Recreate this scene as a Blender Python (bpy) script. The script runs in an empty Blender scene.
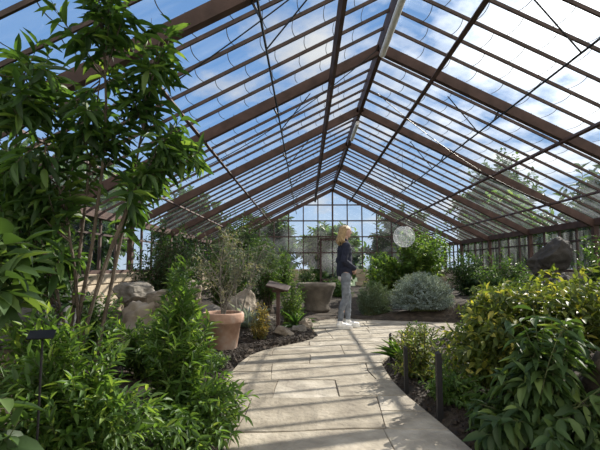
import bpy, math, random
import numpy as np
from mathutils import Vector, Matrix, noise
SC=bpy.context.scene
COL=SC.collection
# ------------------------------------------------------------ helpers
def link(o):
    COL.objects.link(o); return o
def newmat(name):
    m=bpy.data.materials.new(name); m.use_nodes=True
    nt=m.node_tree
    for n in list(nt.nodes): nt.nodes.remove(n)
    out=nt.nodes.new('ShaderNodeOutputMaterial')
    return m,nt,out
def N(nt,t,**k):
    n=nt.nodes.new(t)
    for a,b in k.items(): setattr(n,a,b)
    return n
def ramp(nt,stops):
    r=nt.nodes.new('ShaderNodeValToRGB'); e=r.color_ramp.elements
    while len(e)<len(stops): e.new(0.5)
    for i,(p,c) in enumerate(stops):
        e[i].position=p; e[i].color=(*c,1)
    return r
def noise_mat(name,c1,c2,scale=5,rough=.8,bump=.3,detail=6,c3=None,bscale=None,metal=0,attr=False,stretch=None):
    m,nt,out=newmat(name)
    tc=N(nt,'ShaderNodeTexCoord'); mp=N(nt,'ShaderNodeMapping')
    nt.links.new(tc.outputs['Object'],mp.inputs[0])
    if stretch: mp.inputs['Scale'].default_value=stretch
    nz=N(nt,'ShaderNodeTexNoise'); nz.inputs['Scale'].default_value=scale; nz.inputs['Detail'].default_value=detail
    nt.links.new(mp.outputs[0],nz.inputs['Vector'])
    st=[(.3,c1),(.7,c2)] if c3 is None else [(.3,c1),(.52,c2),(.72,c3)]
    r=ramp(nt,st); nt.links.new(nz.outputs['Fac'],r.inputs[0])
    p=N(nt,'ShaderNodeBsdfPrincipled'); p.inputs['Roughness'].default_value=rough; p.inputs['Metallic'].default_value=metal
    col=r.outputs[0]
    if attr:
        at=N(nt,'ShaderNodeAttribute'); at.attribute_name='rnd'
        r2=ramp(nt,[(0,(.66,.64,.60)),(.5,(.88,.86,.82)),(1,(1,1,1))]); nt.links.new(at.outputs['Fac'],r2.inputs[0])
        mx=N(nt,'ShaderNodeMixRGB',blend_type='MULTIPLY'); mx.inputs[0].default_value=1
        nt.links.new(col,mx.inputs[1]); nt.links.new(r2.outputs[0],mx.inputs[2]); col=mx.outputs[0]
    nt.links.new(col,p.inputs['Base Color'])
    n2=N(nt,'ShaderNodeTexNoise'); n2.inputs['Scale'].default_value=bscale or scale*4; n2.inputs['Detail'].default_value=8
    nt.links.new(mp.outputs[0],n2.inputs['Vector'])
    b=N(nt,'ShaderNodeBump'); b.inputs['Strength'].default_value=bump; b.inputs['Distance'].default_value=.02
    nt.links.new(n2.outputs['Fac'],b.inputs['Height']); nt.links.new(b.outputs[0],p.inputs['Normal'])
    nt.links.new(p.outputs[0],out.inputs[0]); return m
def leaf_mat(name,c1,c2,c3,trans=.35,rough=.5):
    m,nt,out=newmat(name)
    at=N(nt,'ShaderNodeAttribute'); at.attribute_name='rnd'
    r=ramp(nt,[(0,c1),(.55,c2),(1,c3)]); nt.links.new(at.outputs['Fac'],r.inputs[0])
    p=N(nt,'ShaderNodeBsdfPrincipled'); p.inputs['Roughness'].default_value=rough
    nt.links.new(r.outputs[0],p.inputs['Base Color'])
    t=N(nt,'ShaderNodeBsdfTranslucent')
    hs=N(nt,'ShaderNodeMixRGB',blend_type='MULTIPLY'); hs.inputs[0].default_value=1; hs.inputs[2].default_value=(1.8,1.65,.75,1)
    nt.links.new(r.outputs[0],hs.inputs[1]); nt.links.new(hs.outputs[0],t.inputs[0])
    mx=N(nt,'ShaderNodeMixShader'); mx.inputs[0].default_value=trans
    nt.links.new(p.outputs[0],mx.inputs[1]); nt.links.new(t.outputs[0],mx.inputs[2]); nt.links.new(mx.outputs[0],out.inputs[0])
    return m
def plain(name,c,rough=.6,metal=0):
    return noise_mat(name,tuple(x*.85 for x in c),tuple(min(1,x*1.12) for x in c),scale=18,rough=rough,bump=.08,metal=metal)

class MB:
    def __init__(s): s.v=[];s.f=[];s.m=[];s.r=[]
    def add(s,vs,fs,mi=0,r=0.5):
        o=len(s.v); s.v+= [tuple(v) for v in vs]; s.f+=[tuple(i+o for i in f) for f in fs]; s.m+=[mi]*len(fs); s.r+=[r]*len(vs)
    def beam(s,a,b,w,h,up=(0,0,1),mi=0):
        a=Vector(a);b=Vector(b);d=(b-a).normalized();up=Vector(up)
        x=d.cross(up)
        if x.length<1e-4: x=d.cross(Vector((1,0,0)))
        x.normalize(); u=x.cross(d).normalized()
        vs=[]
        for p in (a,b):
            for sx,su in ((-1,-1),(1,-1),(1,1),(-1,1)): vs.append(p+x*sx*w/2+u*su*h/2)
        s.add(vs,[(3,2,1,0),(4,5,6,7),(0,1,5,4),(1,2,6,5),(2,3,7,6),(3,0,4,7)],mi)
    def box(s,c,sz,mi=0,rz=0,r=.5,top=1.0):
        cx,cy,cz=c; x,y,z=[k/2 for k in sz]; ca,sa=math.cos(rz),math.sin(rz)
        vs=[]
        for k in (-1,1):
            t=top if k>0 else 1
            for i,j in ((-1,-1),(1,-1),(1,1),(-1,1)):
                a,b=i*x*t,j*y*t; vs.append((cx+a*ca-b*sa,cy+a*sa+b*ca,cz+k*z))
        s.add(vs,[(3,2,1,0),(4,5,6,7),(0,1,5,4),(1,2,6,5),(2,3,7,6),(3,0,4,7)],mi,r)
    def tube(s,pts,rad,n=6,mi=0,cap=True):
        pts=[Vector(p) for p in pts]
        if not hasattr(rad,'__len__'): rad=[rad]*len(pts)
        vs=[];fs=[]
        for i,p in enumerate(pts):
            d=(pts[min(i+1,len(pts)-1)]-pts[max(i-1,0)])
            d=d.normalized() if d.length>1e-6 else Vector((0,0,1))
            ref=Vector((0,0,1)) if abs(d.z)<.9 else Vector((1,0,0))
            x=d.cross(ref).normalized(); y=d.cross(x).normalized()
            for k in range(n):
                a=2*math.pi*k/n; vs.append(p+(x*math.cos(a)+y*math.sin(a))*rad[i])
        for i in range(len(pts)-1):
            for k in range(n):
                fs.append((i*n+k,i*n+(k+1)%n,(i+1)*n+(k+1)%n,(i+1)*n+k))
        if cap:
            fs.append(tuple(range(n))); fs.append(tuple(reversed(range((len(pts)-1)*n,len(pts)*n))))
        s.add(vs,fs,mi)
    def lathe(s,prof,n=32,mi=0,c=(0,0,0)):
        vs=[];fs=[]
        for r,z in prof:
            for k in range(n):
                a=2*math.pi*k/n; vs.append((c[0]+r*math.cos(a),c[1]+r*math.sin(a),c[2]+z))
        for i in range(len(prof)-1):
            for k in range(n): fs.append((i*n+k,i*n+(k+1)%n,(i+1)*n+(k+1)%n,(i+1)*n+k))
        s.add(vs,fs,mi)
    def obj(s,name,mats,smooth=False,loc=(0,0,0),parent=None,bevel=0):
        me=bpy.data.meshes.new(name)
        me.from_pydata(s.v,[],s.f)
        for m in mats: me.materials.append(m)
        me.polygons.foreach_set('material_index',s.m)
        if smooth: me.polygons.foreach_set('use_smooth',[True]*len(s.f))
        a=me.attributes.new('rnd','FLOAT','POINT'); a.data.foreach_set('value',s.r)
        me.update()
        o=link(bpy.data.objects.new(name,me)); o.location=loc
        if parent: o.parent=parent
        if bevel:
            b=o.modifiers.new('b','BEVEL'); b.width=bevel; b.segments=2; b.limit_method='ANGLE'
        return o
def tag(o,label,cat,group=None,kind=None):
    o['label']=label;o['category']=cat
    if group:o['group']=group
    if kind:o['kind']=kind
    return o
def struct(o,label=None,cat=None):
    o['kind']='structure'
    if label:o['label']=label
    if cat:o['category']=cat
    return o
def empty(name,loc):
    e=link(bpy.data.objects.new(name,None)); e.location=loc; e.empty_display_size=.1; return e

# ------------------------------------------------------------ materials
M_wood=noise_mat('brown_timber',(.045,.024,.019),(.095,.053,.043),scale=6,rough=.75,bump=.2)
M_bar=noise_mat('bar_timber',(.04,.026,.022),(.085,.055,.047),scale=8,rough=.75,bump=.1)
M_white=plain('white_paint',(.8,.8,.8),.5)
M_iron=plain('dark_iron',(.02,.02,.022),.5,.4)
M_lap=plain('glass_lap_putty',(.22,.23,.23),.6)
M_stonewall=noise_mat('sandstone',(.34,.28,.205),(.58,.50,.39),scale=3,rough=.9,bump=.6,attr=True)
M_pave=noise_mat('paving',(.24,.21,.17),(.38,.34,.275),scale=4.5,rough=.88,bump=.7,c3=(.52,.47,.395),attr=True,bscale=22,detail=12)
M_mortar=noise_mat('mortar',(.12,.10,.075),(.23,.19,.145),scale=20,rough=1,bump=.5)
M_soil=noise_mat('soil',(.016,.012,.009),(.045,.034,.024),scale=9,rough=1,bump=1,c3=(.08,.06,.045))
M_chip=noise_mat('mulch',(.015,.012,.010),(.07,.052,.04),scale=30,rough=.9,bump=.3,attr=True)
M_rock=noise_mat('rock_grey',(.08,.072,.06),(.20,.18,.15),scale=3.5,rough=.9,bump=1,c3=(.33,.30,.26),bscale=12)
M_rocks=noise_mat('rock_tan',(.13,.105,.08),(.29,.245,.19),scale=3.5,rough=.9,bump=1,c3=(.44,.385,.31),bscale=12)
M_rockd=noise_mat('rock_dark',(.022,.021,.02),(.065,.06,.054),scale=3.5,rough=.9,bump=1,bscale=12)
M_rockb=noise_mat('rock_brown',(.035,.027,.02),(.10,.078,.058),scale=4,rough=.9,bump=1,c3=(.17,.14,.11),bscale=12)
M_terra=noise_mat('terracotta',(.27,.16,.11),(.42,.27,.20),scale=6,rough=.9,bump=.2,c3=(.5,.42,.36))
M_bark=noise_mat('bark',(.06,.045,.032),(.15,.12,.09),scale=12,rough=.9,bump=.5)
M_stemg=noise_mat('green_stem',(.06,.085,.03),(.13,.15,.06),scale=12,rough=.7,bump=.2)
M_twig=noise_mat('grey_twig',(.14,.13,.11),(.29,.27,.235),scale=12,rough=.9,bump=.3)
M_grass=noise_mat('lawn',(.03,.06,.02),(.07,.11,.035),scale=3,rough=1,bump=.5)
L_dark=leaf_mat('leaf_dark',(.017,.04,.014),(.038,.088,.026),(.10,.18,.05),.4)
L_mid=leaf_mat('leaf_mid',(.028,.064,.02),(.064,.138,.036),(.18,.28,.07),.45)
L_bright=leaf_mat('leaf_bright',(.045,.095,.023),(.10,.195,.044),(.28,.38,.09),.48)
L_yellow=leaf_mat('leaf_yellow',(.05,.085,.02),(.14,.19,.04),(.50,.45,.10),.45)
L_silver=leaf_mat('leaf_silver',(.17,.23,.235),(.30,.38,.385),(.48,.56,.56),.2,.7)
L_sage=leaf_mat('leaf_sage',(.06,.10,.065),(.11,.17,.11),(.2,.28,.18),.25,.6)
L_dry=leaf_mat('leaf_dry',(.13,.14,.10),(.24,.25,.18),(.36,.37,.29),.3,.8)
L_orange=leaf_mat('leaf_orange',(.14,.09,.03),(.26,.21,.05),(.45,.4,.09),.4)
L_big=leaf_mat('leaf_big',(.028,.06,.02),(.065,.125,.036),(.19,.27,.075),.38,.6)
def glass_mat():
    m,nt,out=newmat('greenhouse_glass')
    t=N(nt,'ShaderNodeBsdfTransparent'); t.inputs[0].default_value=(.94,.96,.97,1)
    g=N(nt,'ShaderNodeBsdfGlossy'); g.inputs['Roughness'].default_value=.03
    d=N(nt,'ShaderNodeBsdfTranslucent'); d.inputs[0].default_value=(.68,.75,.80,1)
    tc=N(nt,'ShaderNodeTexCoord'); mp=N(nt,'ShaderNodeMapping'); mp.inputs['Scale'].default_value=(.8,4,.8)
    nt.links.new(tc.outputs['Object'],mp.inputs[0])
    nz=N(nt,'ShaderNodeTexNoise'); nz.inputs['Scale'].default_value=1.6; nz.inputs['Detail'].default_value=9
    nt.links.new(mp.outputs[0],nz.inputs['Vector'])
    r=ramp(nt,[(.42,(.01,)*3),(.78,(.16,)*3)]); nt.links.new(nz.outputs['Fac'],r.inputs[0])
    mx=N(nt,'ShaderNodeMixShader'); mx.inputs[0].default_value=.05
    nt.links.new(t.outputs[0],mx.inputs[1]); nt.links.new(g.outputs[0],mx.inputs[2])
    m2=N(nt,'ShaderNodeMixShader'); nt.links.new(r.outputs[0],m2.inputs[0])
    nt.links.new(mx.outputs[0],m2.inputs[1]); nt.links.new(d.outputs[0],m2.inputs[2])
    nt.links.new(m2.outputs[0],out.inputs[0]); return m
M_glass=glass_mat()

# ------------------------------------------------------------ greenhouse shell
XR=1.0; ZR=4.0; HW=4.2; SL=.51; ZE=ZR-HW*SL; ZS=.9
YS=[-1.3,.95,3.2,5.5,7.75,10.0,12.2,14.4,16.1]
nrm={-1:Vector((-SL,0,1)).normalized(),1:Vector((SL,0,1)).normalized()}
def roofpt(side,t,y,off=0):
    return Vector((XR+side*t,y,ZR-SL*t))+nrm[side]*off
tn=[0]
def trim(b,label,mats=None,bevel=0):
    tn[0]+=1; o=b.obj('trim_%d'%tn[0],mats or [M_wood],bevel=bevel); struct(o,label,'beam'); return o
for y in YS:
    for s in (-1,1):
        b=MB(); b.beam(roofpt(s,.0,y,-.10),roofpt(s,HW+.02,y,-.10),.08,.13,nrm[s]); trim(b,'dark reddish brown timber principal rafter of the greenhouse roof')
        b=MB(); b.box((XR+s*(HW-.02),y,(ZE-.12+ZS)/2),(.09,.09,ZE-.12-ZS)); trim(b,'dark brown timber post under the eaves')
for s in (-1,1):
    for t,w,h,off in ((.75,.05,.075,-.2),(2.4,.035,.045,-.19),(3.4,.025,.035,-.19)):
        b=MB(); b.beam(roofpt(s,t,YS[0],off),roofpt(s,t,YS[-1],off),w,h,nrm[s]); trim(b,'long brown timber purlin running under the roof glass')
    b=MB(); b.beam((XR+s*HW,YS[0],ZE-.06),(XR+s*HW,YS[-1],ZE-.06),.12,.12); trim(b,'brown timber eaves plate above the side windows')
    b=MB(); b.beam((XR+s*HW,YS[0],ZS+.02),(XR+s*HW,YS[-1],ZS+.02),.2,.05); trim(b,'brown timber sill on top of the low stone wall')
b=MB(); b.beam((XR,YS[0],ZR-.08),(XR,YS[-1],ZR-.08),.06,.2); trim(b,'brown timber ridge board')
wn=[0]
def window(b,label,mats):
    wn[0]+=1; o=b.obj('window_%d'%wn[0],mats); struct(o,label,'window'); return o
nb=6
for i in range(len(YS)-1):
    y0,y1=YS[i],YS[i+1]; nn=nb if y1-y0>2 else 5
    for s in (-1,1):
        b=MB()
        st=(y1-y0)/nn
        b.add([roofpt(s,.02,y0),roofpt(s,HW+.08,y0),roofpt(s,HW+.08,y1),roofpt(s,.02,y1)],[(0,1,2,3)],1)
        for k in range(1,nn):
            y=y0+st*k; b.beam(roofpt(s,.03,y,-.020),roofpt(s,HW+.05,y,-.020),.021,.036,nrm[s],0)
        for k in range(nn):
            ya=y0+st*k; yb=y0+st*(k+1)
            t=.35+.06*((k*7+i*3)%3)
            while t<HW:
                prev=None
                for q in range(9):
                    u=q/8; tt=t+.028*(1-(2*u-1)**2); yy=ya+(yb-ya)*u
                    cur=(roofpt(s,tt,yy,-.004),roofpt(s,tt+.007,yy,-.004))
                    if prev: b.add([prev[0],prev[1],cur[1],cur[0]],[(0,1,2,3)],2)
                    prev=cur
                t+=.32
        window(b,'glazed roof bay with brown glazing bars and lapped panes',[M_bar,M_glass,M_lap])
        b=MB(); x=XR+s*HW
        b.add([(x,y0,ZS),(x,y1,ZS),(x,y1,ZE),(x,y0,ZE)],[(0,1,2,3)],1)
        for k in range(1,4):
            y=y0+(y1-y0)*k/4; b.beam((x,y,ZS),(x,y,ZE-.1),.035,.05,(0,1,0),0)
        b.beam((x,y0,ZE-.36),(x,y1,ZE-.36),.03,.03)
        window(b,'low side window strip with slim dark mullions',[M_bar,M_glass])
def stonewall(name,axis,fixed,a0,a1,h,gaps=()):
    rng=random.Random(5); b=MB(); z=-.06
    while z<h-.02:
        ch=min(rng.uniform(.13,.2),h-z)
        a=a0-rng.uniform(0,.3)
        while a<a1:
            w=rng.uniform(.25,.55); lo,hi=max(a,a0),min(a+w,a1)
            ok=hi-lo>.03 and not any(lo<g1 and hi>g0 for g0,g1 in gaps)
            if ok:
                th=.26+rng.uniform(-.02,.02)
                c=((fixed,(lo+hi)/2) if axis=='y' else ((lo+hi)/2,fixed))
                sz=((th,hi-lo-.012) if axis=='y' else (hi-lo-.012,th))
                b.box((*c,z+ch/2),(*sz,ch-.012),0,0,rng.random())
            a+=w
        z+=ch
    if axis=='y': b.box((fixed,(a0+a1)/2,(h-.06)/2-.02),(.2,a1-a0,h),1)
    o=b.obj(name,[M_stonewall,M_mortar],bevel=.012); struct(o,'low coursed sandstone wall under the glass','wall'); return o
stonewall('wall_left','y',XR-HW-.02,YS[0],YS[-1],ZS)
stonewall('wall_right','y',XR+HW+.02,YS[0],YS[-1],ZS)
stonewall('wall_back','x',YS[-1],XR-HW,XR+HW,ZS,gaps=[(XR-.55,XR+.55)])
b=MB(); yb=YS[-1]
b.add([(XR-HW,yb,ZS),(XR-.5,yb,ZS),(XR-.5,yb,2.05),(XR+.5,yb,2.05),(XR+.5,yb,ZS),(XR+HW,yb,ZS),(XR+HW,yb,ZE),(XR,yb,ZR),(XR-HW,yb,ZE)],[(0,1,2,8),(2,3,7,8),(3,4,5,6),(3,6,7)],1)
for k in range(-7,8):
    x=XR+k*.55
    if k==0: continue
    zt=ZR-SL*abs(x-XR)-.05
    b.beam((x,yb-.02,ZS),(x,yb-.02,zt),.04,.05,(0,1,0))
b.beam((XR,yb-.02,2.05),(XR,yb-.02,ZR-.1),.06,.07,(0,1,0))
for z in (1.5,2.1,2.7,3.3):
    w=min(HW,(ZR-z)/SL); b.beam((XR-w,yb-.02,z),(XR+w,yb-.02,z),.035,.045)
window(b,'tall glazed gable end with a grid of dark mullions',[M_bar,M_glass])
b=MB()
for x in (XR-.45,XR+.45): b.beam((x,yb,0),(x,yb,2.05),.07,.06,(0,1,0))
for z in (.06,.5,2.0): b.beam((XR-.45,yb,z),(XR+.45,yb,z),.06,.08)
b.beam((XR,yb,.1),(XR,yb,2),.03,.04,(0,1,0))
b.add([(XR-.42,yb,.08),(XR+.42,yb,.08),(XR+.42,yb,1.98),(XR-.42,yb,1.98)],[(0,1,2,3)],1)
d=b.obj('door_1',[M_bar,M_glass]); struct(d,'glazed dark timber door in the gable','door')
for s,t in ((-1,1.5),(1,1.6)):
    b=MB(); b.tube([roofpt(s,t,0,-.32),roofpt(s,t,YS[-1]-.1,-.32)],.011,6)
    for y in YS[1:-1]:
        b.tube([roofpt(s,t,y+.5,-.32),roofpt(s,t-.55,y+.5,-.03)],.008,5)
        b.tube([roofpt(s,t,y,-.32),roofpt(s,t,y,-.12)],.012,5)
    o=b.obj('vent_opening_gear',[M_iron]); tag(o,'thin dark iron vent winding rod with lever arms under the roof','vent gear')
for (y0,x0,x1,sag) in ((2.9,.6,-2.9,.12),(5.0,.9,-2.2,.2),(6.4,1.1,4.3,.2)):
    b=MB(); z0=ZR-SL*abs(x0-XR)-.3; z1=ZR-SL*abs(x1-XR)-.2
    b.tube([(x0+(x1-x0)*u,y0+u*1.2,z0+(z1-z0)*u-sag*4*u*(1-u)) for u in [i/12 for i in range(13)]],.006,5)
    o=b.obj('overhead_cable',[M_iron]); tag(o,'thin dark cable slung loosely beneath the roof timbers','cable','overhead cables')
for i,(y0,y1) in enumerate(((3.9,5.4),(8.1,9.2))):
    b=MB(); b.tube([(XR+.0,y0,ZR-.24),(XR+.0,y1,ZR-.24)],.04,14); 
    o=b.obj('blind_roll',[M_white],smooth=False); tag(o,'rolled white shade blind fixed under the ridge board','blind','shade blinds under the ridge')

# ------------------------------------------------------------ path & terrain
PY=[-1, 2.36,3.0,3.5,3.98,4.62,5.0,5.36,5.7,6.0,6.4,7.2,7.8,8.3,8.5]
PL=[-.35,-.42,-.6,-.68,-.72,-.70,-.64,-.48,-.20,.05,.18,.08,.05,.35,.8]
PR=[.9,  .93,.86,.79,.76,.78,.92,1.15,1.45,1.75,2.15,2.9,2.9,1.0,.8]
def Lx(y): return float(np.interp(y,PY,PL))
def Rx(y): return float(np.interp(y,PY,PR))
def sm(t): t=max(0,min(1,t)); return t*t*(3-2*t)
def T(x,y):
    d=max(Lx(y)-x,x-Rx(y),y-8.5)
    if d<0: return -.05
    return -.05+.085*sm(d/.1)+.25*sm((d-.25)/2.2)+.05*noise.noise(Vector((x*1.7,y*1.7,0)))*sm(d/.4)
b=MB(); gx=110; gy=210
X0,X1,Y0,Y1=XR-HW+.13,XR+HW-.13,-.9,15.9
vs=[(X0+(X1-X0)*i/gx,Y0+(Y1-Y0)*j/gy) for j in range(gy+1) for i in range(gx+1)]
b.add([(x,y,T(x,y)) for x,y in vs],[(j*(gx+1)+i,j*(gx+1)+i+1,(j+1)*(gx+1)+i+1,(j+1)*(gx+1)+i) for j in range(gy) for i in range(gx)])
o=b.obj('ground',[M_soil],smooth=True); struct(o,'dark soil beds rising beside the paved path','soil')
rng=random.Random(8); b=MB()
y=-.9
while y<8.6:
    h=rng.choice((.38,.46,.55,.64)); x=-1.2-rng.random()*.6
    while x<3.7:
        w=rng.choice((.42,.52,.64,.8,.95)); g=.0035
        split=(h>.5 and w>.6 and rng.random()<.3)
        parts=[(x,x+w,y,y+h)] if not split else [(x,x+w,y,y+h*.5),(x,x+w,y+h*.5,y+h)]
        for (xa,xb,ya,yb2) in parts:
            xa+=g;xb-=g;ya+=g;yb2-=g
            def cl(px,py):
                n1=noise.noise(Vector((px*1.3,py*1.3,3)))*.06; n2=noise.noise(Vector((px*1.3,py*1.3,9)))*.08
                yy=min(py+.05*px+n2,8.5); xx=px+n1
                return (min(max(xx,Lx(yy)),Rx(yy)),yy)
            nseg=5
            bot=[cl(xa+(xb-xa)*i/nseg,ya) for i in range(nseg+1)]
            top=[cl(xa+(xb-xa)*i/nseg,yb2) for i in range(nseg+1)]
            wb=bot[-1][0]-bot[0][0]; wt=top[-1][0]-top[0][0]
            if max(wb,wt)>.05 and top[2][1]-bot[2][1]>.02:
                mid=[cl(xb,(ya+yb2)/2)]; mid2=[cl(xa,(ya+yb2)/2)]
                ring=bot+mid+top[::-1]+mid2
                rr=[ring[0]]
                for p in ring[1:]:
                    if abs(p[0]-rr[-1][0])+abs(p[1]-rr[-1][1])>.004: rr.append(p)
                if len(rr)>3:
                    n=len(rr); z=rng.uniform(-.003,.003); cx=sum(p[0] for p in rr)/n; cy=sum(p[1] for p in rr)/n
                    rr=[(p[0]+rng.uniform(-.004,.004),p[1]+rng.uniform(-.004,.004)) for p in rr]
                    ins=[(cx+(p[0]-cx)*(1-.010),cy+(p[1]-cy)*(1-.014)) for p in rr]
                    b.add([(p[0],p[1],-.045) for p in rr]+[(p[0],p[1],z-.005) for p in rr]+[(p[0],p[1],z) for p in ins],
                          [tuple(range(2*n,3*n))]+[(i,(i+1)%n,n+(i+1)%n,n+i) for i in range(n)]+[(n+i,n+(i+1)%n,2*n+(i+1)%n,2*n+i) for i in range(n)],0,rng.random())
        x+=w
    y+=h
ysm=[-.9+.1*i for i in range(95)]; nm=len(ysm)
b.add([(Lx(v)-.01,v,-.008) for v in ysm]+[(Rx(v)+.01,v,-.008) for v in ysm],[(i,nm+i,nm+i+1,i+1) for i in range(nm-1)],1)
o=b.obj('floor',[M_pave,M_mortar]); struct(o,'weathered sandstone flagstone path','floor')
b=MB(); b.add([(-60,-60,-.12),(60,-60,-.12),(60,90,-.12),(-60,90,-.12)],[(0,1,2,3)])
o=b.obj('lawn',[M_grass]); struct(o,'grass outside the greenhouse','ground')
rng=random.Random(4); b=MB()
cnt=0
while cnt<3500:
    y=rng.uniform(3.9,7.8); x=Lx(y)-abs(rng.gauss(0,.45))
    if x<-1.6: continue
    cnt+=1; s=rng.uniform(.012,.035)
    b.box((x,y,T(x,y)+.01),(s,s*rng.uniform(.5,1.4),s*.6),0,rng.uniform(0,3),rng.random(),.7)
for _ in range(1500):
    y=rng.uniform(2.2,6); x=Rx(y)+abs(rng.gauss(0,.3)); s=rng.uniform(.01,.03)
    b.box((x,y,T(x,y)+.008),(s,s*rng.uniform(.5,1.4),s*.6),0,rng.uniform(0,3),rng.random(),.7)
o=b.obj('bark_mulch',[M_chip]); tag(o,'dark bark mulch and gravel along the path edge','mulch',kind='stuff')

# ------------------------------------------------------------ rocks
def rock(x,y,z,rx,ry,rz,seed,mat,label,name='boulder',group=None):
    import bmesh
    bm=bmesh.new(); bmesh.ops.create_icosphere(bm,subdivisions=5,radius=1)
    so=Vector((seed*3.1,seed*1.7,seed*.9))
    rg=random.Random(seed); planes=[]
    for _ in range(11):
        n=Vector((rg.gauss(0,1),rg.gauss(0,1),rg.gauss(0,1))).normalized(); planes.append((n,rg.uniform(.48,.75)))
    for v in bm.verts:
        p=v.co.copy()
        for n,dd in planes:
            k=p.dot(n)
            if k>dd: p-=n*(k-dd)*.95
        p*=1+noise.noise(p*1.3+so)*.2+noise.noise(p*4+so)*.13+noise.noise(p*11+so)*.055
        v.co=Vector((p.x*rx,p.y*ry,p.z*rz))*1.25
    me=bpy.data.meshes.new(name); bm.to_mesh(me); bm.free(); me.materials.append(mat)
    for p in me.polygons: p.use_smooth=True
    o=link(bpy.data.objects.new(name,me)); o.location=(x,y,z); o.rotation_euler=(0,0,seed*1.3)
    tag(o,label,'rock',group); return o
R=[( -1.75,4.9,.22,.38,.36,.36,1,M_rocks,'large tan boulder in the rockery by the stone wall'),
( -1.55,4.75,.60,.2,.18,.12,2,M_rocks,'flat tan rock stacked on a boulder'),
( -2.0,5.0,.68,.2,.2,.14,3,M_rock,'grey rock at the top of the rockery'),
( -2.35,4.3,.35,.36,.33,.36,4,M_rock,'weathered grey boulder beside the wall'),
( -1.25,6.0,.26,.25,.3,.26,5,M_rock,'mossy grey boulder behind the terracotta pot'),
( -1.0,6.9,.3,.24,.28,.28,6,M_rocks,'tall tan rock among low plants'),
( -.34,6.15,.09,.15,.1,.08,7,M_rocks,'small tan rock lying on the mulch'),
( -.12,6.45,.08,.12,.09,.07,8,M_rock,'small grey rock lying on the mulch'),
( -.6,6.6,.12,.2,.15,.13,9,M_rock,'grey rock half set in the mulch'),
( .0,6.95,.07,.11,.1,.09,10,M_rocks,'small pale rock at the path corner'),
( 3.2,5.6,.42,.5,.45,.45,11,M_rockd,'large dark boulder at the base of the rockery'),
( 3.15,5.5,1.10,.26,.2,.23,12,M_rockd,'dark angular boulder perched on the rockery'),
( 4.0,5.7,.5,.3,.25,.36,13,M_rock,'grey rock beside the perched boulder'),
( 1.74,2.42,.34,.19,.2,.30,14,M_rockb,'brown weathered boulder beside the broad-leaved plant'),
( 2.4,4.15,.3,.3,.25,.28,15,M_rock,'grey boulder under the yellow-green shrub'),
( 1.3,4.75,.08,.12,.1,.09,16,M_rock,'small grey edging rock by the path'),
( -2.2,7.4,.45,.42,.4,.45,18,M_rocks,'tan boulder near the low wall'),
( -1.0,3.4,.1,.16,.14,.12,19,M_rock,'small grey edging rock under the willowy shrub'),
]
for r in R: rock(*r)

# ------------------------------------------------------------ plants
LT_rows=[(0,0),(.14,.62),(.38,1),(.68,.78),(1,0)]
def leaf_template(curl,fold):
    v=[];
    for t,w in LT_rows:
        z=-curl*t*t
        if w==0: v.append((0,t,z))
        else: v+= [(-w*.5,t,z+fold*w),(0,t,z),(w*.5,t,z+fold*w)]
    f=[(0,2,1),(0,3,2),(1,2,5,4),(2,3,6,5),(4,5,8,7),(5,6,9,8),(7,8,10),(8,9,10)]
    return np.array(v,float),f
def leaves_obj(name,pos,dr,up,Ls,Ws,mat,parent,org,rngn,curl=.18,fold=.12):
    pos=np.array(pos)-np.array(org); dr=np.array(dr); up=np.array(up)
    dr/=np.linalg.norm(dr,axis=1,keepdims=True)
    x=np.cross(dr,up); x/=np.linalg.norm(x,axis=1,keepdims=True)+1e-9
    n=np.cross(x,dr)
    tv,tf=leaf_template(curl,fold)
    Ls=np.array(Ls)[:,None]; Ws=np.array(Ws)[:,None]
    K=len(pos)
    V=(pos[:,None,:]+ (x*Ws)[:,None,:]*tv[None,:,0:1]+(dr*Ls)[:,None,:]*tv[None,:,1:2])
    V+= n[:,None,:]*(tv[None,:,2:3]*Ls[:,None,:])
    V=V.reshape(-1,3); nv=len(tv)
    base=np.arange(K)*nv
    tl=np.concatenate([np.array(f) for f in tf]); tc=np.array([len(f) for f in tf])
    loops=(base[:,None]+tl[None,:]).ravel(); tot=np.tile(tc,K); starts=np.concatenate([[0],np.cumsum(tot)[:-1]])
    me=bpy.data.meshes.new(name)
    me.vertices.add(len(V)); me.vertices.foreach_set('co',V.ravel())
    me.loops.add(len(loops)); me.loops.foreach_set('vertex_index',loops.astype(np.int32))
    me.polygons.add(len(tot)); me.polygons.foreach_set('loop_start',starts.astype(np.int32))
    me.polygons.foreach_set('use_smooth',np.ones(len(tot),dtype=bool))
    me.update(calc_edges=True)
    rv=np.repeat(np.clip(rngn.beta(1.5,2.2,K),0,1),nv)
    a=me.attributes.new('rnd','FLOAT','POINT'); a.data.foreach_set('value',rv.astype(np.float32))
    me.materials.append(mat)
    o=link(bpy.data.objects.new(name,me)); o.parent=parent; return o
seedc=[100]
ZU=np.array((0,0,1.0))
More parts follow.
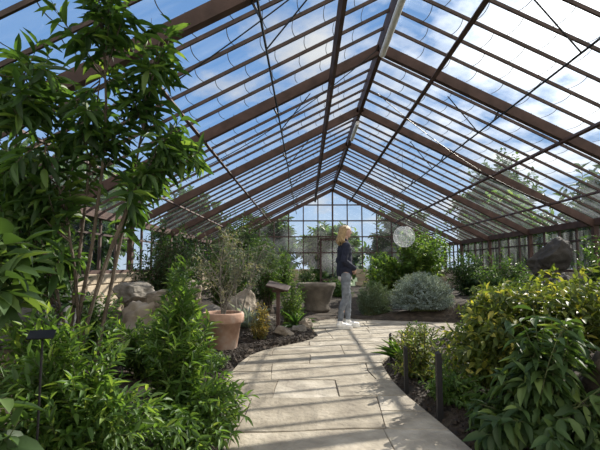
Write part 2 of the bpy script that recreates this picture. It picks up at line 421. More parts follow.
def plant(name,label,cat,base,blobs,L,W,per,mat,smat=None,t0=.4,droop=.15,spread=1.0,sr=.006,br=.08,curl=.18,group=None,bz=None,shell=.5,tang=.6,hub=False,hr=.02,n1=5):
    """blobs (cx,cy,cz,rx,ry,rz,stems). hub: one limb per blob from the base, twigs leave its upper part"""
    seedc[0]+=1; rng=np.random.default_rng(seedc[0])
    smat=smat or M_stemg
    z=T(base[0],base[1]) if bz is None else bz
    org=(base[0],base[1],z); e=empty(name,org); tag(e,label,cat,group)
    sb=MB(); pos=[];dr=[];up=[];Ls=[];Ws=[]
    O=np.array(org)
    TS=np.linspace(0,1,7)[:,None]
    for (cx,cy,cz,rx,ry,rz,n) in blobs:
        C=np.array((cx,cy,cz)); R_=np.array((rx,ry,rz))
        if hub:
            h0=O+np.array((rng.uniform(-br,br),rng.uniform(-br,br),-.04)); h2=C+np.array((0,0,rz*.5))
            h1=h0+(h2-h0)*np.array((.25,.25,.55))+rng.normal(size=3)*.06*np.linalg.norm(h2-h0)
            HP=(1-TS)**2*h0+2*TS*(1-TS)*h1+TS**2*h2
            sb.tube([tuple(p-O) for p in HP],[hr*(1-.75*k/6) for k in range(7)],7,cap=False)
            hl=np.linalg.norm(h2-h0); ta=max(.15,1-2.2*max(R_)/hl)
        for i in range(n):
            u=rng.normal(size=3); u/=np.linalg.norm(u); rad=shell+(1-shell)*rng.random()
            tg=C+u*rad*R_
            if tg[2]<z+.03: tg[2]=z+.03+rng.random()*.08
            if hub:
                a=ta+(1-ta)*rng.random(); st=(1-a)**2*h0+2*a*(1-a)*h1+a*a*h2
                ct=st+(tg-st)*np.array((.5,.5,.35))+rng.normal(size=3)*.08*np.linalg.norm(tg-st)
            else:
                st=O+np.array((rng.uniform(-br,br),rng.uniform(-br,br),-.02))
                ct=st+(tg-st)*np.array((.3,.3,.7))+rng.normal(size=3)*.05*np.linalg.norm(tg-st)
            P=(1-TS)**2*st+2*TS*(1-TS)*ct+TS**2*tg
            sb.tube([tuple(p-O) for p in P],[sr*(1-.75*k/6) for k in range(7)],n1,cap=False)
            k=np.arange(per); t=(t0+(1-t0)*(k+rng.random(per)*.6)/per)[:,None]
            p=(1-t)**2*st+2*t*(1-t)*ct+t*t*tg
            tan=2*(1-t)*(ct-st)+2*t*(tg-ct); tan/=np.linalg.norm(tan,axis=1,keepdims=True)+1e-9
            r=np.cross(tan,ZU); r/=np.linalg.norm(r,axis=1,keepdims=True)+1e-6; q=np.cross(r,tan)
            ph=(k*2.4+i+rng.normal(size=per)*.3)[:,None]
            d=tan*tang*(0.6+.8*t)+spread*.9*(np.cos(ph)*r+np.sin(ph)*q)+np.array((0,0,-droop))+rng.normal(size=(per,3))*.15
            sc=rng.uniform(.65,1.15,per)*(1-.2*t[:,0])
            pos.append(p);dr.append(d);up.append(ZU+rng.normal(size=(per,3))*.35+.35*tan)
            Ls.append(L*sc);Ws.append(W*sc)
    sb.obj('stem',[smat],smooth=True,parent=e)
    leaves_obj('foliage',np.concatenate(pos),np.concatenate(dr),np.concatenate(up),np.concatenate(Ls),np.concatenate(Ws),mat,e,org,rng,curl=curl)
    return e
def rosette(name,label,cat,base,n,L,W,mat,ang=(20,80),bz=None,group=None,curl=.35):
    seedc[0]+=1; rng=np.random.default_rng(seedc[0])
    z=T(base[0],base[1]) if bz is None else bz
    org=(base[0],base[1],z); e=empty(name,org); tag(e,label,cat,group)
    pos=[];dr=[];up=[];Ls=[];Ws=[]
    for k in range(n):
        a=k*2.4; el=math.radians(rng.uniform(*ang)); s=rng.uniform(.7,1.1)
        d=(math.cos(a)*math.cos(el),math.sin(a)*math.cos(el),math.sin(el))
        pos.append((org[0]+d[0]*.02,org[1]+d[1]*.02,z));dr.append(d);up.append((-d[0]*.6,-d[1]*.6,1));Ls.append(L*s);Ws.append(W*s)
    leaves_obj('foliage',pos,dr,up,Ls,Ws,mat,e,org,rng,curl=curl)
    return e
# --- left foreground
plant('evergreen_tree','tall multi-stemmed evergreen with long glossy drooping leaves','tree',(-1.4,2.6),
 [(-.93,2.6,2.25,.2,.28,.42,14),(-1.3,2.6,2.0,.3,.3,.4,16),(-1.7,2.5,2.1,.33,.33,.4,22),(-.80,2.6,1.78,.16,.22,.3,11),(-1.55,2.45,1.6,.33,.3,.33,20),(-1.0,2.6,1.45,.22,.25,.26,10),(-1.8,2.4,1.3,.3,.28,.3,22),(-1.3,2.5,2.55,.35,.3,.25,14),(-1.6,2.5,1.1,.26,.28,.26,18)],
 .18,.045,15,L_mid,M_bark,t0=.25,droop=.5,sr=.005,br=.1,hub=True,hr=.015)
plant('evergreen_tree','dark leafy evergreen tree filling the side of the greenhouse','tree',(-2.35,3.15),
 [(-2.35,3.1,1.55,.4,.4,.4,44),(-2.05,3.2,1.3,.3,.35,.35,34),(-2.5,2.9,1.15,.35,.4,.35,46),(-2.3,3.1,1.75,.33,.35,.3,26),(-2.0,3.15,.95,.28,.3,.28,36)],
 .13,.045,18,L_dark,M_bark,t0=.3,droop=.3,sr=.006,br=.1,hub=True,hr=.018)
plant('broad_leaved_shrub','shrub with large broad dull green leaves beside a stone trough','shrub',(-1.35,1.7),
 [(-1.10,1.62,.98,.16,.16,.12,9),(-1.2,1.6,1.08,.16,.16,.10,7),(-1.15,1.6,.45,.14,.15,.12,4)],.18,.085,6,L_big,t0=.35,droop=.35,sr=.006,hub=True,hr=.012)
plant('willowy_shrub','bushy shrub with narrow bright green leaves spilling over the path edge','shrub',(-.85,2.75),
 [(-.78,2.75,.45,.22,.3,.36,76),(-.54,2.6,.18,.24,.3,.22,70),(-.84,2.95,.82,.13,.2,.26,34),(-.95,3.2,.5,.22,.25,.32,44),(-.64,2.3,.12,.22,.25,.18,56)],.092,.025,26,L_bright,t0=.3,droop=.1,sr=.004,tang=.8)
plant('willowy_shrub','leafy low shrub with narrow green leaves under the tree','shrub',(-1.15,2.2),
 [(-1.2,2.3,.45,.32,.3,.34,80),(-.85,2.1,.25,.26,.25,.28,60),(-1.3,2.0,.35,.3,.25,.32,60),(-1.55,2.35,.65,.25,.25,.28,50)],.09,.026,24,L_bright,t0=.3,droop=.1,sr=.004,tang=.8)
plant('climbing_shrub','dense green climber growing against the side glass','shrub',(-2.75,3.9),
 [(-2.8,3.9,1.3,.3,.7,.4,60),(-2.7,4.6,1.4,.3,.5,.35,60)],.09,.04,22,L_dark,t0=.3,sr=.006)
# --- mid left
plant('low_shrub','small bright green shrub in front of rocks','shrub',(-1.4,3.8),[(-1.4,3.8,.36,.40,.3,.32,90)],.075,.024,22,L_bright,t0=.3)
plant('low_shrub','loose green shrub partly covering the rockery','shrub',(-1.95,4.0),[(-2.0,4.0,.5,.4,.3,.32,80)],.08,.028,22,L_mid,t0=.3)
plant('low_shrub','tall leafy green shrub beside the terracotta pot','shrub',(-1.4,4.7),[(-1.4,4.7,.8,.14,.2,.42,36),(-1.35,4.35,.34,.24,.22,.28,50)],.09,.028,20,L_bright,t0=.3)
plant('low_shrub','creeping green ground cover beside the path edge','shrub',(-.92,4.2),[(-.92,4.2,.1,.2,.34,.13,90)],.05,.018,18,L_mid,t0=.2)
plant('low_shrub','dark evergreen shrub behind the rockery','shrub',(-2.0,6.0),[(-1.95,6.0,1.05,.6,.5,.7,130)],.09,.035,22,L_dark,t0=.3,smat=M_bark)
plant('low_shrub','grey-green shrub behind the terracotta pot','shrub',(-1.45,7.5),[(-1.45,7.5,1.05,.55,.5,.8,130)],.09,.028,22,L_mid,t0=.3,smat=M_bark)
plant('low_shrub','orange-tinged low shrub on the mulch','shrub',(-.62,5.8),[(-.62,5.8,.3,.17,.2,.3,56)],.05,.016,20,L_orange,t0=.2)
plant('low_shrub','bright green shrub near the wooden lectern','shrub',(-.3,7.5),[(-.22,7.5,.5,.3,.3,.5,70)],.07,.022,22,L_bright,t0=.2)
plant('low_shrub','upright leafy shrub with arching stems','shrub',(-.75,8.4),[(-.75,8.4,1.05,.45,.4,.7,110)],.1,.028,22,L_mid,t0=.3,smat=M_bark)
plant('low_shrub','low green mound behind the path corner','shrub',(-.2,8.3),[(-.22,8.3,.3,.22,.25,.32,60)],.06,.02,22,L_mid,t0=.2)
plant('low_shrub','tall dark green shrub near the gable','shrub',(-1.6,10),[(-1.6,10,1.35,.85,.6,1.05,180)],.11,.04,24,L_dark,t0=.3,smat=M_bark)
plant('low_shrub','loose green shrub near the gable','shrub',(-.6,11),[(-.6,11,.9,.45,.5,.75,110)],.1,.034,22,L_mid,t0=.3,smat=M_bark)
plant('low_shrub','green shrub by the low wall','shrub',(-2.5,8.6),[(-2.4,8.6,1.1,.5,.9,.8,120)],.11,.04,22,L_dark,t0=.3,smat=M_bark)
plant('low_shrub','tall leafy green shrub in the corner by the gable','shrub',(-1.9,13.3),[(-1.9,13.3,1.5,.9,.7,1.2,160)],.13,.05,22,L_mid,t0=.3,smat=M_bark)
plant('low_shrub','small leafy shrub beside the gable','shrub',(.05,13.5),[(.0,13.5,.6,.4,.5,.5,80)],.1,.04,22,L_dark,t0=.3,smat=M_bark)
plant('low_shrub','leafy green shrub behind the stone planter','shrub',(.75,10.8),[(.75,10.8,.42,.5,.4,.42,90)],.08,.028,22,L_mid,t0=.3)
rosette('spiky_plant','clump of arching strap-like green leaves','plant',(-.15,7.0),30,.34,.03,L_mid)
rosette('spiky_plant','clump of pale upright strap leaves','plant',(-.85,6.4),30,.42,.03,L_silver)
# --- right foreground
plant('yellow_green_shrub','large yellow-green variegated shrub overhanging the path bed','shrub',(1.75,3.3),
 [(1.5,3.25,.64,.44,.42,.32,120),(2.1,3.4,.72,.45,.5,.33,120),(1.2,3.35,.34,.28,.35,.3,90),(1.75,3.0,.74,.32,.25,.22,70)],.095,.04,23,L_yellow,t0=.3,droop=.25,sr=.005)
plant('broad_leaved_evergreen','evergreen with long drooping glossy green leaves beside a boulder','shrub',(1.3,2.5),
 [(1.2,2.5,.40,.2,.2,.24,24),(1.38,2.5,.60,.22,.2,.2,28),(1.05,2.5,.16,.18,.25,.16,24),(1.4,2.15,.14,.26,.15,.16,24),(1.6,2.15,.38,.16,.1,.2,12)],.15,.052,13,L_big,t0=.3,droop=.7,sr=.006,curl=.3)
plant('broad_leaved_evergreen','upright yellow-green evergreen behind the boulder','shrub',(2.15,2.85),
 [(2.1,2.9,.72,.38,.28,.36,100)],.09,.034,18,L_yellow,t0=.3,droop=.3,sr=.006)
plant('low_shrub','straggly shrub with yellowing leaves beside black stakes','shrub',(1.0,3.95),[(.98,3.95,.24,.26,.4,.3,100)],.055,.02,22,L_yellow,t0=.2,smat=M_bark)
plant('low_shrub','small leafy shrub at the path edge','shrub',(1.06,3.2),[(1.03,3.2,.16,.21,.34,.22,90)],.06,.022,18,L_bright,t0=.2)
plant('low_shrub','small dark green shrub beside the paving','shrub',(1.25,5.0),[(1.3,4.95,.2,.28,.26,.2,70)],.05,.018,20,L_mid,t0=.2)
rosette('spiky_plant','clump of thin grassy leaves beside the path','plant',(.98,4.5),40,.3,.014,L_bright,ang=(35,85))
plant('low_shrub','yellow-green shrub under the side windows','shrub',(2.3,4.7),[(2.1,4.7,.5,.62,.4,.38,120)],.09,.034,22,L_yellow,t0=.3)
plant('low_shrub','small green shrub at the paving corner','shrub',(2.15,5.4),[(2.1,5.4,.26,.34,.28,.24,70)],.06,.02,22,L_mid,t0=.3)
plant('low_shrub','leafy shrub in front of the rockery','shrub',(2.75,5.2),[(2.75,5.15,.5,.42,.3,.36,80)],.08,.028,22,L_mid,t0=.3)
plant('low_shrub','leafy shrub by the side windows','shrub',(3.4,6.7),[(3.4,6.7,.6,.5,.4,.5,110)],.09,.03,22,L_mid,t0=.3)
plant('low_shrub','tall arching shrub against the side glass','shrub',(4.4,6.4),[(4.35,6.4,1.1,.4,.6,.5,80)],.1,.035,20,L_mid,t0=.4)
plant('low_shrub','green shrub below the side windows','shrub',(4.2,4.8),[(4.1,4.8,.9,.5,.6,.4,80)],.1,.035,20,L_mid,t0=.4)
plant('low_shrub','rounded shrub below the side windows','shrub',(4.1,8.9),[(4.0,8.9,.75,.65,.7,.65,130)],.1,.035,22,L_mid,t0=.3)
plant('low_shrub','dark green shrub below the far side windows','shrub',(4.2,11),[(4.1,11,.9,.7,.9,.65,120)],.11,.04,22,L_dark,t0=.3)
plant('silver_shrub','rounded dense silver-grey bushy shrub beside the paving','shrub',(2.25,8.5),[(2.25,8.5,.38,.66,.46,.54,760)],.05,.015,26,L_silver,t0=.6,shell=.88,br=.25)
plant('silver_shrub','grey-green rounded shrub behind the standing person','shrub',(1.35,8.8),[(1.38,8.8,.32,.38,.34,.42,320)],.05,.013,24,L_sage,t0=.5,shell=.85,br=.2)
plant('silver_shrub','low grey-green mound meeting the paving edge','shrub',(3.1,8.0),[(3.15,7.95,.18,.34,.26,.24,200)],.05,.013,22,L_sage,t0=.5,shell=.85,br=.2)
plant('silver_shrub','small silvery mound meeting the paving edge','shrub',(2.75,6.2),[(2.7,6.2,.16,.3,.26,.24,160)],.05,.013,22,L_silver,t0=.5,shell=.85,br=.2)
plant('low_shrub','low leafy mound at the paving edge','shrub',(3.4,7.3),[(3.4,7.3,.22,.34,.4,.3,120)],.07,.024,22,L_bright,t0=.3)
plant('green_tree','bright green broad leafy bush near the gable','bush',(2.6,10.6),[(2.75,10.5,1.25,.8,.55,.8,160),(1.85,10.8,.8,.5,.4,.55,90)],.13,.07,22,L_bright,t0=.4,smat=M_bark)
plant('green_tree','mid-green bush close to the gable','bush',(2.1,12.6),[(2.15,12.6,.8,.55,.5,.7,100)],.12,.05,22,L_mid,t0=.4,smat=M_bark)
plant('green_tree','tall leafy bush in the far corner bed','bush',(3.7,13.2),[(3.7,13.2,1.4,.9,.7,1.1,160)],.13,.055,22,L_mid,t0=.3,smat=M_bark)
# --- terracotta pot with dry shrub
px,py=-.98,5.15; pz=T(px,py)-.01
e=empty('terracotta_pot',(px,py,pz)); tag(e,'round dusty terracotta pot with thick rim beside the path','plant pot')
b=MB(); b.lathe([(r*1.1,z*1.06) for r,z in [(0,0),(.145,0),(.15,.015),(.19,.30),(.215,.305),(.224,.32),(.224,.40),(.212,.415),(.19,.415),(.185,.40),(.175,.36)]],40)
b.obj('pot_body',[M_terra],smooth=True,parent=e)
b=MB(); b.lathe([(.198,.40),(.1,.41),(0,.415)],30); b.obj('pot_soil',[M_soil],parent=e)
plant('dry_potted_shrub','sparse grey-green twiggy shrub growing from the terracotta pot','shrub',(px,py),
 [(px-.28,py,.98,.3,.25,.32,24),(px+.28,py,1.0,.3,.25,.32,24),(px+.02,py-.05,1.3,.38,.25,.3,26),(px+.1,py-.1,.8,.36,.2,.2,14)],.05,.022,8,L_dry,M_twig,t0=.3,sr=.004,br=.03,bz=pz+.415,shell=.2,hub=True,hr=.012)
plant('dry_potted_shrub','bare grey shrub with dusty leaves behind the pot','shrub',(-.95,6.4),
 [(-1.1,6.4,1.2,.4,.35,.45,44),(-.6,6.4,1.15,.38,.3,.4,40)],.055,.022,9,L_sage,M_twig,t0=.3,sr=.004,br=.05,shell=.2,hub=True,hr=.016)

# ------------------------------------------------------------ outside trees
def tree(x,y,h,r,mat,label,n=60):
    plant('garden_tree',label,'tree',(x,y),[(x,y,h*.62,r,r,h*.36,n),(x+r*.5,y-.3,h*.45,r*.7,r*.7,h*.28,n//2),(x-r*.5,y+.2,h*.5,r*.7,r*.7,h*.28,n//2),(x,y,h*.2,r,r,h*.18,n//2)],.36,.2,28,mat,M_bark,t0=.25,sr=.03,bz=-.12,shell=.4,hub=True,hr=.12,br=.1)
tree(-6.2,6,4.2,1.7,L_dark,'tall dark green tree outside the glass',130)
tree(-5.8,9.5,4.0,1.6,L_dark,'dense dark green tree outside the glass',130)
tree(-7.0,13,5.2,1.8,L_mid,'broad leafy tree outside the glass',140)
tree(-4.6,17.2,4.4,1.5,L_dark,'dark leafy tree outside the glass',120)
tree(-1.7,19.2,3.8,1.4,L_dark,'leafy tree beyond the gable',150)
tree(1.2,20.6,3.3,1.5,L_mid,'light green leafy bush beyond the gable',150)
tree(4.2,18.9,3.8,1.4,L_dark,'dark leafy tree beyond the gable',150)
tree(7.8,17.0,4.4,1.5,L_mid,'broad green tree beyond the gable',120)
tree(8.6,12,4.2,1.6,L_dark,'dark leafy tree outside the side windows',120)
tree(10.0,22.5,7.6,2.3,L_dark,'tall dark tree outside beyond the roof slope',110)
tree(8.0,8,3.2,1.4,L_dark,'low dark tree outside the side windows',100)
tree(-5.4,2.8,3.4,1.4,L_dark,'dark leafy tree beside the greenhouse',100)

# ------------------------------------------------------------ objects
lx,ly=-.42,6.55; lz=T(lx,ly)
e=empty('wooden_lectern',(lx,ly,lz)); tag(e,'dark wooden lectern with sloping top standing in the bed','information stand')
b=MB(); b.beam((0,0,-.03),(0,0,.62),.055,.055,(0,1,0)); b.beam((-.09,.0,.58),(.09,0,.58),.04,.04); b.obj('post',[M_wood],parent=e)
b=MB(); b.beam((-.165,.02,.69),(.165,-.02,.61),.22,.028,(0.2,-.35,1)); b.obj('board',[plain('lectern_board',(.055,.033,.024),.6)],parent=e,bevel=.004)
M_tr=noise_mat('trough_stone',(.06,.06,.06),(.14,.14,.14),scale=7,rough=.9,bump=.5)
M_pl=noise_mat('planter_stone',(.09,.078,.062),(.19,.165,.135),scale=5,rough=.9,bump=.6)
fx,fy=.22,9.2; fz=T(fx,fy)
e=empty('stone_planter',(fx,fy,fz)); tag(e,'rounded weathered stone planter with a thick rim','planter')
b=MB(); b.lathe([(0,-.02),(.27,-.02),(.29,.04),(.25,.1),(.30,.2),(.37,.42),(.41,.50),(.41,.57),(.35,.57),(.33,.50)],36); b.obj('body',[M_pl],smooth=True,parent=e)
b=MB(); b.lathe([(.345,.53),(.2,.545),(0,.55)],30); b.obj('planter_soil',[M_soil],parent=e)
e=empty('stone_trough',(-1.95,2.6,0)); tag(e,'dark grey stone trough raised on blocks beside the wall','trough')
b=MB(); zt=.56
b.box((0,0,zt+.02),(.95,.42,.06)); b.box((0,-.19,zt+.12),(.95,.05,.2)); b.box((0,.19,zt+.12),(.95,.05,.2)); b.box((-.45,0,zt+.12),(.05,.33,.2)); b.box((.45,0,zt+.12),(.05,.33,.2))
b.obj('basin',[M_tr],parent=e,bevel=.01)
for s in (-.25,.25):
    b=MB(); b.box((s,0,.3),(.2,.34,.55)); b.obj('support_block',[M_rocks],parent=e,bevel=.015)
for i,(x,y,h,w) in enumerate(((.89,2.98,.50,.036),(.81,3.6,.42,.03),(.88,4.6,.3,.025))):
    b=MB(); z=T(x,y); b.box((0,0,h/2-.04),(w,w,h)); b.add([(-w/2,-w/2,h-.04),(w/2,-w/2,h-.04),(w/2,w/2,h-.04),(-w/2,w/2,h-.04),(0,0,h-.02)],[(0,1,4),(1,2,4),(2,3,4),(3,0,4)])
    o=b.obj('garden_stake',[M_iron],loc=(x,y,z)); tag(o,'short black square stake at the path edge','stake','black stakes along the path')
for i,(x,y,h,r) in enumerate(((-1.12,1.85,.62,.3),)):
    z=T(x,y); e=empty('plant_label',(x,y,z)); e.rotation_euler=(0,0,r); tag(e,'slanted black plant label on a thin metal spike','plant label')
    b=MB(); b.tube([(0,0,-.05),(0,0,h),(0,-.02,h+.02)],.005,6); b.obj('spike',[M_iron],parent=e)
    b=MB(); b.beam((-.05,-.02,h+.03),(.05,-.02,h+.03),.055,.006,(0,-.6,1)); b.obj('plate',[M_iron],parent=e,bevel=.001)
e=empty('wire_globe_lantern',(2.05,9,1.62)); tag(e,'round see-through wire globe lantern hanging from a thin wire','lantern')
m,nt,out=newmat('lantern_film'); t=N(nt,'ShaderNodeBsdfTranslucent'); t.inputs[0].default_value=(.7,.75,.76,1); tr=N(nt,'ShaderNodeBsdfTransparent'); d_=N(nt,'ShaderNodeBsdfDiffuse'); d_.inputs[0].default_value=(.7,.75,.76,1)
mx=N(nt,'ShaderNodeMixShader'); nt.links.new(d_.outputs[0],mx.inputs[1]); nt.links.new(t.outputs[0],mx.inputs[2])
m2=N(nt,'ShaderNodeMixShader'); m2.inputs[0].default_value=.74; nt.links.new(mx.outputs[0],m2.inputs[1]); nt.links.new(tr.outputs[0],m2.inputs[2]); nt.links.new(m2.outputs[0],out.inputs[0])
b=MB(); R0=.225; b.lathe([(R0*math.sin(math.pi*(.08+.84*i/20)),-R0*math.cos(math.pi*(.08+.84*i/20))) for i in range(21)],32); b.obj('shade',[m],smooth=True,parent=e)
b=MB()
for k in range(0,8,2):
    a=math.pi*(.12+.76*k/7); rr=R0*math.sin(a); b.tube([(rr*math.cos(q*math.pi/12),rr*math.sin(q*math.pi/12),-R0*math.cos(a)) for q in range(25)],.003,4,cap=False)
for k in range(12):
    a=k*math.pi/6; b.tube([(R0*math.sin(p_)*math.cos(a),R0*math.sin(p_)*math.sin(a),-R0*math.cos(p_)) for p_ in [math.pi*(.08+.84*i/14) for i in range(15)]],.003,4,cap=False)
o=b.obj('rib',[M_white],parent=e); o['kind']='stuff'
b=MB(); b.tube([(0,0,.2),(0,0,3.47-1.62-.02)],.004,5); b.obj('hanging_wire',[M_iron],parent=e)

# ------------------------------------------------------------ person
def capsule(b,p1,r1,p2,r2):
    p1=Vector(p1);p2=Vector(p2); d=p2-p1
    q=d.to_track_quat('Z','Y') if d.length>1e-5 else Matrix.Identity(3).to_quaternion()
    vs=[];fs=[];n=16;mR=8
    rows=[]
    for i in range(mR+1):
        a=-math.pi/2+math.pi/2*i/mR; rows.append((p1,r1*math.cos(a),r1*math.sin(a)))
    for i in range(mR+1):
        a=math.pi/2*i/mR; rows.append((p2,r2*math.cos(a),r2*math.sin(a)))
    for c,r,z in rows:
        for k in range(n):
            t=2*math.pi*k/n; v=q@Vector((max(r,1e-4)*math.cos(t),max(r,1e-4)*math.sin(t),z)); vs.append(c+v)
    for i in range(len(rows)-1):
        for k in range(n): fs.append((i*n+k,i*n+(k+1)%n,(i+1)*n+(k+1)%n,(i+1)*n+k))
    fs.append(tuple(reversed(range(n)))); fs.append(tuple(range((len(rows)-1)*n,len(rows)*n)))
    b.add(vs,fs)
def ell(b,c,r):
    o=len(b.v); capsule(b,(0,0,0),1,(0,0,1e-6),1)
    for i in range(o,len(b.v)):
        v=b.v[i]; b.v[i]=(c[0]+v[0]*r[0],c[1]+v[1]*r[1],c[2]+v[2]*r[2])
def remesh(b,name,mat,voxel,parent,it=6,f=.5):
    o=b.obj(name,[mat],smooth=True,parent=None)
    m=o.modifiers.new('r','REMESH'); m.mode='VOXEL'; m.voxel_size=voxel; m.use_smooth_shade=True
    s=o.modifiers.new('s','SMOOTH'); s.iterations=it; s.factor=f
    dg=bpy.context.evaluated_depsgraph_get(); me=bpy.data.meshes.new_from_object(o.evaluated_get(dg))
    o.modifiers.clear(); o.data=me
    if not me.materials: me.materials.append(mat)
    if parent: o.parent=parent
    return o
M_skin=plain('skin',(.60,.39,.30),.5); M_jacket=noise_mat('navy_jacket',(.008,.011,.024),(.02,.025,.05),scale=25,rough=.95,bump=.3)
M_legg=noise_mat('grey_jeans',(.10,.115,.14),(.22,.25,.29),scale=14,rough=.9,bump=.3)
M_hair=noise_mat('blond_hair',(.22,.14,.06),(.60,.43,.22),scale=40,rough=.5,bump=.7,stretch=(3,3,.25))
M_top=plain('pale_top',(.6,.56,.54),.8); M_shoe=plain('white_trainer',(.88,.88,.87),.5); M_sole=plain('white_sole',(.75,.75,.73),.6); M_eye=plain('dark_eye',(.03,.03,.03),.2); M_lip=plain('lips',(.5,.2,.17),.5)
def build_person(PX,PYy,rot):
    # the person takes a relaxed stance: near leg (local +Y) back, far leg forward
    legs={-1:[(-.005,-.085,.9),(-.075,-.09,.485),(-.075,-.095,.345),(-.075,-.10,.09)],1:[(.005,.09,.9),(.02,.09,.48),(.075,.09,.34),(.11,.09,.09)]}
    b=MB()
    ell(b,(0,0,.93),(.10,.14,.11))
    for s in (-1,1):
        H,K,C_,A_=legs[s]
        capsule(b,(0,s*.04,.97),.09,(-.005,s*.05,1.25),.09)
        capsule(b,H,.08,K,.05); capsule(b,K,.048,C_,.048); capsule(b,C_,.048,A_,.033)
        capsule(b,(A_[0]+.01,A_[1],.045),.033,(A_[0]-.16,A_[1]+s*.01,.03),.026)
        ell(b,(-.012,s*.077,1.572),(.02,.012,.03))
    capsule(b,(.0,-.125,1.36),.046,(.0,.125,1.36),.046)
    capsule(b,(.0,0,1.37),.05,(-.02,0,1.5),.045)
    ell(b,(-.024,0,1.585),(.092,.074,.098)); ell(b,(-.060,0,1.518),(.043,.046,.045)); capsule(b,(-.110,0,1.583),.009,(-.121,0,1.556),.012)
    armL=[(.0,-.15,1.345),(.055,-.185,1.09),(-.12,-.12,.985)]
    armR=[(.0,.15,1.345),(.065,.195,1.09),(-.13,.13,.96)]
    for s,A in ((-1,armL),(1,armR)):
        rs=[.044,.034,.023]
        for i in range(2): capsule(b,A[i],rs[i],A[i+1],rs[i+1])
        w=Vector(A[2]); d=(w-Vector(A[1])).normalized(); d=(d*.6+Vector((.15,-s*.7,-.25))).normalized()
        side=d.cross(Vector((-1,0,0))).normalized()
        if side.z<0: side=-side
        side=-side; inn=Vector((1,0,0))
        pc=w+d*.045
        capsule(b,w,.022,pc+d*.01,.026); capsule(b,pc-side*.022,.014,pc+side*.024,.014); capsule(b,pc+d*.03-side*.026,.0125,pc+d*.03+side*.028,.0125)
        for k,L_ in enumerate((.062,.072,.068,.052)):
            r0=pc+d*.035+side*(-.027+.018*k); r1=r0+d*L_*.5+inn*.006; r2=r1+(d*.6+inn*.8).normalized()*L_*.5
            capsule(b,r0,.0085,r1,.008); capsule(b,r1,.008,r2,.0068)
        t0=w+d*.02-side*.024; t1=t0-side*.028+d*.022+inn*.01; t2=t1+d*.03+inn*.008
        capsule(b,t0,.011,t1,.0095); capsule(b,t1,.0095,t2,.008)
    body=remesh(b,'person',M_skin,.0045,None,5,.5)
    body.location=(PX,PYy,.002); body.rotation_euler=(0,0,math.radians(rot))
    tag(body,'standing blonde person in navy jacket, grey jeans and white trainers','person')
    b=MB()
    for s in (-1,1):
        capsule(b,(0.005,s*.045,.91),.124,(0,s*.045,1.10),.110); capsule(b,(0,s*.045,1.10),.110,(0,s*.05,1.27),.106)
        A=armL if s<0 else armR
        capsule(b,A[0],.062,A[1],.053); capsule(b,A[1],.053,tuple(Vector(A[1]).lerp(Vector(A[2]),.93)),.04)
    capsule(b,(.0,-.115,1.345),.062,(.0,.115,1.345),.062); capsule(b,(.0,0,1.38),.07,(-.002,0,1.42),.062)
    o=remesh(b,'jacket',M_jacket,.009,body,6,.5)
    for v in o.data.vertices:
        c=v.co; k=noise.noise(c*9)*.012+noise.noise(Vector((c.x*8,c.y*8,c.z*20)))*.008; v.co=c+v.normal*k
    b=MB(); ell(b,(-.0,0,.815),(.116,.157,.075)); remesh(b,'shirt_hem',M_top,.009,body,3,.5)
    b=MB(); ell(b,(0,0,.9),(.108,.148,.10))
    for s in (-1,1):
        H,K,C_,A_=legs[s]
        capsule(b,(H[0],H[1],.87),.086,K,.056); capsule(b,K,.055,C_,.054); capsule(b,C_,.054,(A_[0],A_[1],.14),.042)
    o=remesh(b,'jeans',M_legg,.009,body,6,.5)
    for v in o.data.vertices:
        c=v.co; v.co=c+v.normal*noise.noise(Vector((c.x*12,c.y*12,c.z*26)))*.008
    for s in (-1,1):
        ax,ay,_=legs[s][3]
        b=MB(); capsule(b,(ax+.015,ay,.06),.046,(ax-.08,ay+s*.003,.055),.044); capsule(b,(ax-.08,ay+s*.003,.05),.042,(ax-.165,ay+s*.007,.045),.034); capsule(b,(ax+.005,ay,.06),.045,(ax+.002,ay,.11),.042)
        for i,v in enumerate(b.v):
            if v[2]<.012: b.v[i]=(v[0],v[1],.012)
        remesh(b,'shoe',M_shoe,.007,body,2,.5)
        b=MB(); pts=[]
        for k in range(20):
            a=2*math.pi*k/20; pts.append((ax-.075+.135*math.cos(a),ay+s*.003+.045*math.sin(a)))
        b.add([(x,y,0) for x,y in pts]+[(x,y,.024) for x,y in pts],[tuple(reversed(range(20))),tuple(range(20,40))]+[(i,(i+1)%20,20+(i+1)%20,20+i) for i in range(20)])
        b.obj('shoe_sole',[M_sole],parent=body)
    b=MB(); ell(b,(.010,0,1.594),(.092,.082,.094)); hr_=random.Random(2)
    for s in (-1,1):
        for k in range(5):
            u=k/4; capsule(b,(-.05+.03*u,s*(.02+.03*u),1.670-.012*u),.015,(-.055+.05*u,s*(.07+.014*u),1.622),.014)
        for k in range(16):
            a=k/15; x0=.0+.08*a; y0=s*(.08-.065*a*a); j=hr_.uniform(-.022,.022); e1=hr_.uniform(-.035,.04)
            m1=(x0+.03+j,y0*1.25,1.49); m2=(x0+.045-j,y0*1.35+j,1.42); m3=(x0+.02+j,y0*1.1-j,1.37+e1)
            capsule(b,(x0-.005,y0*.9,1.60),.022,m1,.018); capsule(b,m1,.018,m2,.014); capsule(b,m2,.014,m3,.006)
    remesh(b,'hair',M_hair,.005,body,1,.4)
    for s in (-1,1):
        b=MB(); ell(b,(-.108,s*.03,1.587),(.007,.013,.006)); b.obj('eye',[M_eye],smooth=True,parent=body)
    b=MB(); ell(b,(-.103,0,1.523),(.008,.021,.008)); b.obj('mouth',[M_lip],smooth=True,parent=body)
build_person(.64,7.15,190)

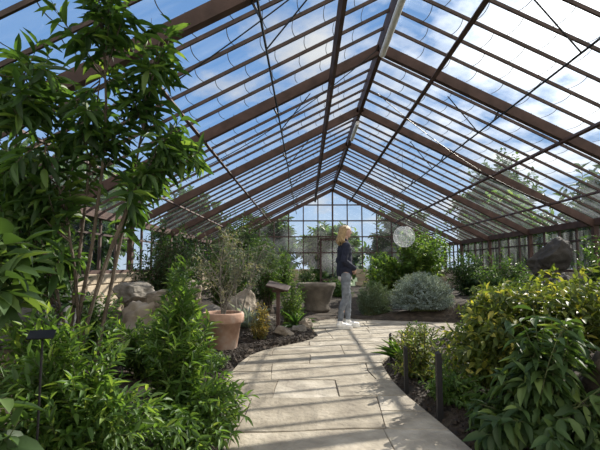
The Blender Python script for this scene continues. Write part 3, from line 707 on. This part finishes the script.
# ------------------------------------------------------------ light, world, camera
az,el_=math.radians(45),math.radians(35)
sd=Vector((math.sin(az)*math.cos(el_),math.cos(az)*math.cos(el_),math.sin(el_)))
ld=bpy.data.lights.new('sun','SUN'); ld.energy=9.0; ld.angle=math.radians(.55); ld.color=(1,.92,.80)
lo=link(bpy.data.objects.new('sun',ld)); lo.location=(10,12,12); lo.rotation_euler=sd.to_track_quat('Z','Y').to_euler()
w=bpy.data.worlds.new('sky'); SC.world=w; w.use_nodes=True; nt=w.node_tree
for n in list(nt.nodes): nt.nodes.remove(n)
out=N(nt,'ShaderNodeOutputWorld'); bg=N(nt,'ShaderNodeBackground'); bg.inputs[1].default_value=1.0
tc=N(nt,'ShaderNodeTexCoord'); sx=N(nt,'ShaderNodeSeparateXYZ'); nt.links.new(tc.outputs['Generated'],sx.inputs[0])
g=ramp(nt,[(0,(.58,.70,.84)),(.12,(.43,.61,.86)),(.32,(.20,.40,.76)),(1,(.11,.26,.58))]); nt.links.new(sx.outputs['Z'],g.inputs[0])
zz=N(nt,'ShaderNodeMath',operation='ADD'); zz.inputs[1].default_value=.25; nt.links.new(sx.outputs['Z'],zz.inputs[0])
dv=N(nt,'ShaderNodeVectorMath',operation='SCALE')
inv=N(nt,'ShaderNodeMath',operation='DIVIDE'); inv.inputs[0].default_value=1; nt.links.new(zz.outputs[0],inv.inputs[1])
nt.links.new(tc.outputs['Generated'],dv.inputs[0]); nt.links.new(inv.outputs[0],dv.inputs['Scale'])
nz=N(nt,'ShaderNodeTexNoise'); nz.inputs['Scale'].default_value=2.6; nz.inputs['Detail'].default_value=9; nz.inputs['Roughness'].default_value=.55
nt.links.new(dv.outputs[0],nz.inputs['Vector'])
dt=N(nt,'ShaderNodeVectorMath',operation='DOT_PRODUCT'); dt.inputs[1].default_value=tuple(sd); nt.links.new(tc.outputs['Generated'],dt.inputs[0])
ml=N(nt,'ShaderNodeMath',operation='MULTIPLY_ADD'); ml.inputs[1].default_value=.52; nt.links.new(dt.outputs['Value'],ml.inputs[0]); nt.links.new(nz.outputs['Fac'],ml.inputs[2])
sc_=N(nt,'ShaderNodeMapRange'); sc_.inputs['From Min'].default_value=.88; sc_.inputs['From Max'].default_value=1.06; nt.links.new(ml.outputs[0],sc_.inputs['Value'])
pw=N(nt,'ShaderNodeMath',operation='POWER'); pw.inputs[1].default_value=14; 
mxx=N(nt,'ShaderNodeMath',operation='MAXIMUM'); mxx.inputs[1].default_value=0; nt.links.new(dt.outputs['Value'],mxx.inputs[0]); nt.links.new(mxx.outputs[0],pw.inputs[0])
cl=N(nt,'ShaderNodeMath',operation='MULTIPLY_ADD'); cl.inputs[1].default_value=2.8; cl.inputs[2].default_value=.74; nt.links.new(pw.outputs[0],cl.inputs[0])
cc=N(nt,'ShaderNodeVectorMath',operation='SCALE'); cc.inputs[0].default_value=(.965,.98,1.0); nt.links.new(cl.outputs[0],cc.inputs['Scale'])
mx=N(nt,'ShaderNodeMixRGB'); nt.links.new(sc_.outputs[0],mx.inputs[0]); nt.links.new(g.outputs[0],mx.inputs[1]); nt.links.new(cc.outputs[0],mx.inputs[2])
back_fill=N(nt,'ShaderNodeMapRange'); back_fill.interpolation_type='SMOOTHSTEP'; back_fill.inputs['From Min'].default_value=.15; back_fill.inputs['From Max'].default_value=-.5  # unseen sky behind the camera is brightened as added frontal fill light
nt.links.new(sx.outputs['Y'],back_fill.inputs['Value'])
fill_mix=N(nt,'ShaderNodeMixRGB'); fill_mix.inputs[2].default_value=(1.65,1.55,1.43,1); nt.links.new(back_fill.outputs[0],fill_mix.inputs[0]); nt.links.new(mx.outputs[0],fill_mix.inputs[1])
nt.links.new(fill_mix.outputs[0],bg.inputs[0]); nt.links.new(bg.outputs[0],out.inputs[0])
cd=bpy.data.cameras.new('camera'); cd.sensor_width=36; cd.lens=430/600*36; cd.clip_start=.05; cd.clip_end=300
co=link(bpy.data.objects.new('camera',cd)); co.location=(0,0,1.01); co.rotation_euler=(math.radians(90+5.45),0,math.radians(.8)); SC.camera=co
SC.view_settings.view_transform='Standard'
SC.view_settings.look='None'
SC.view_settings.exposure=0
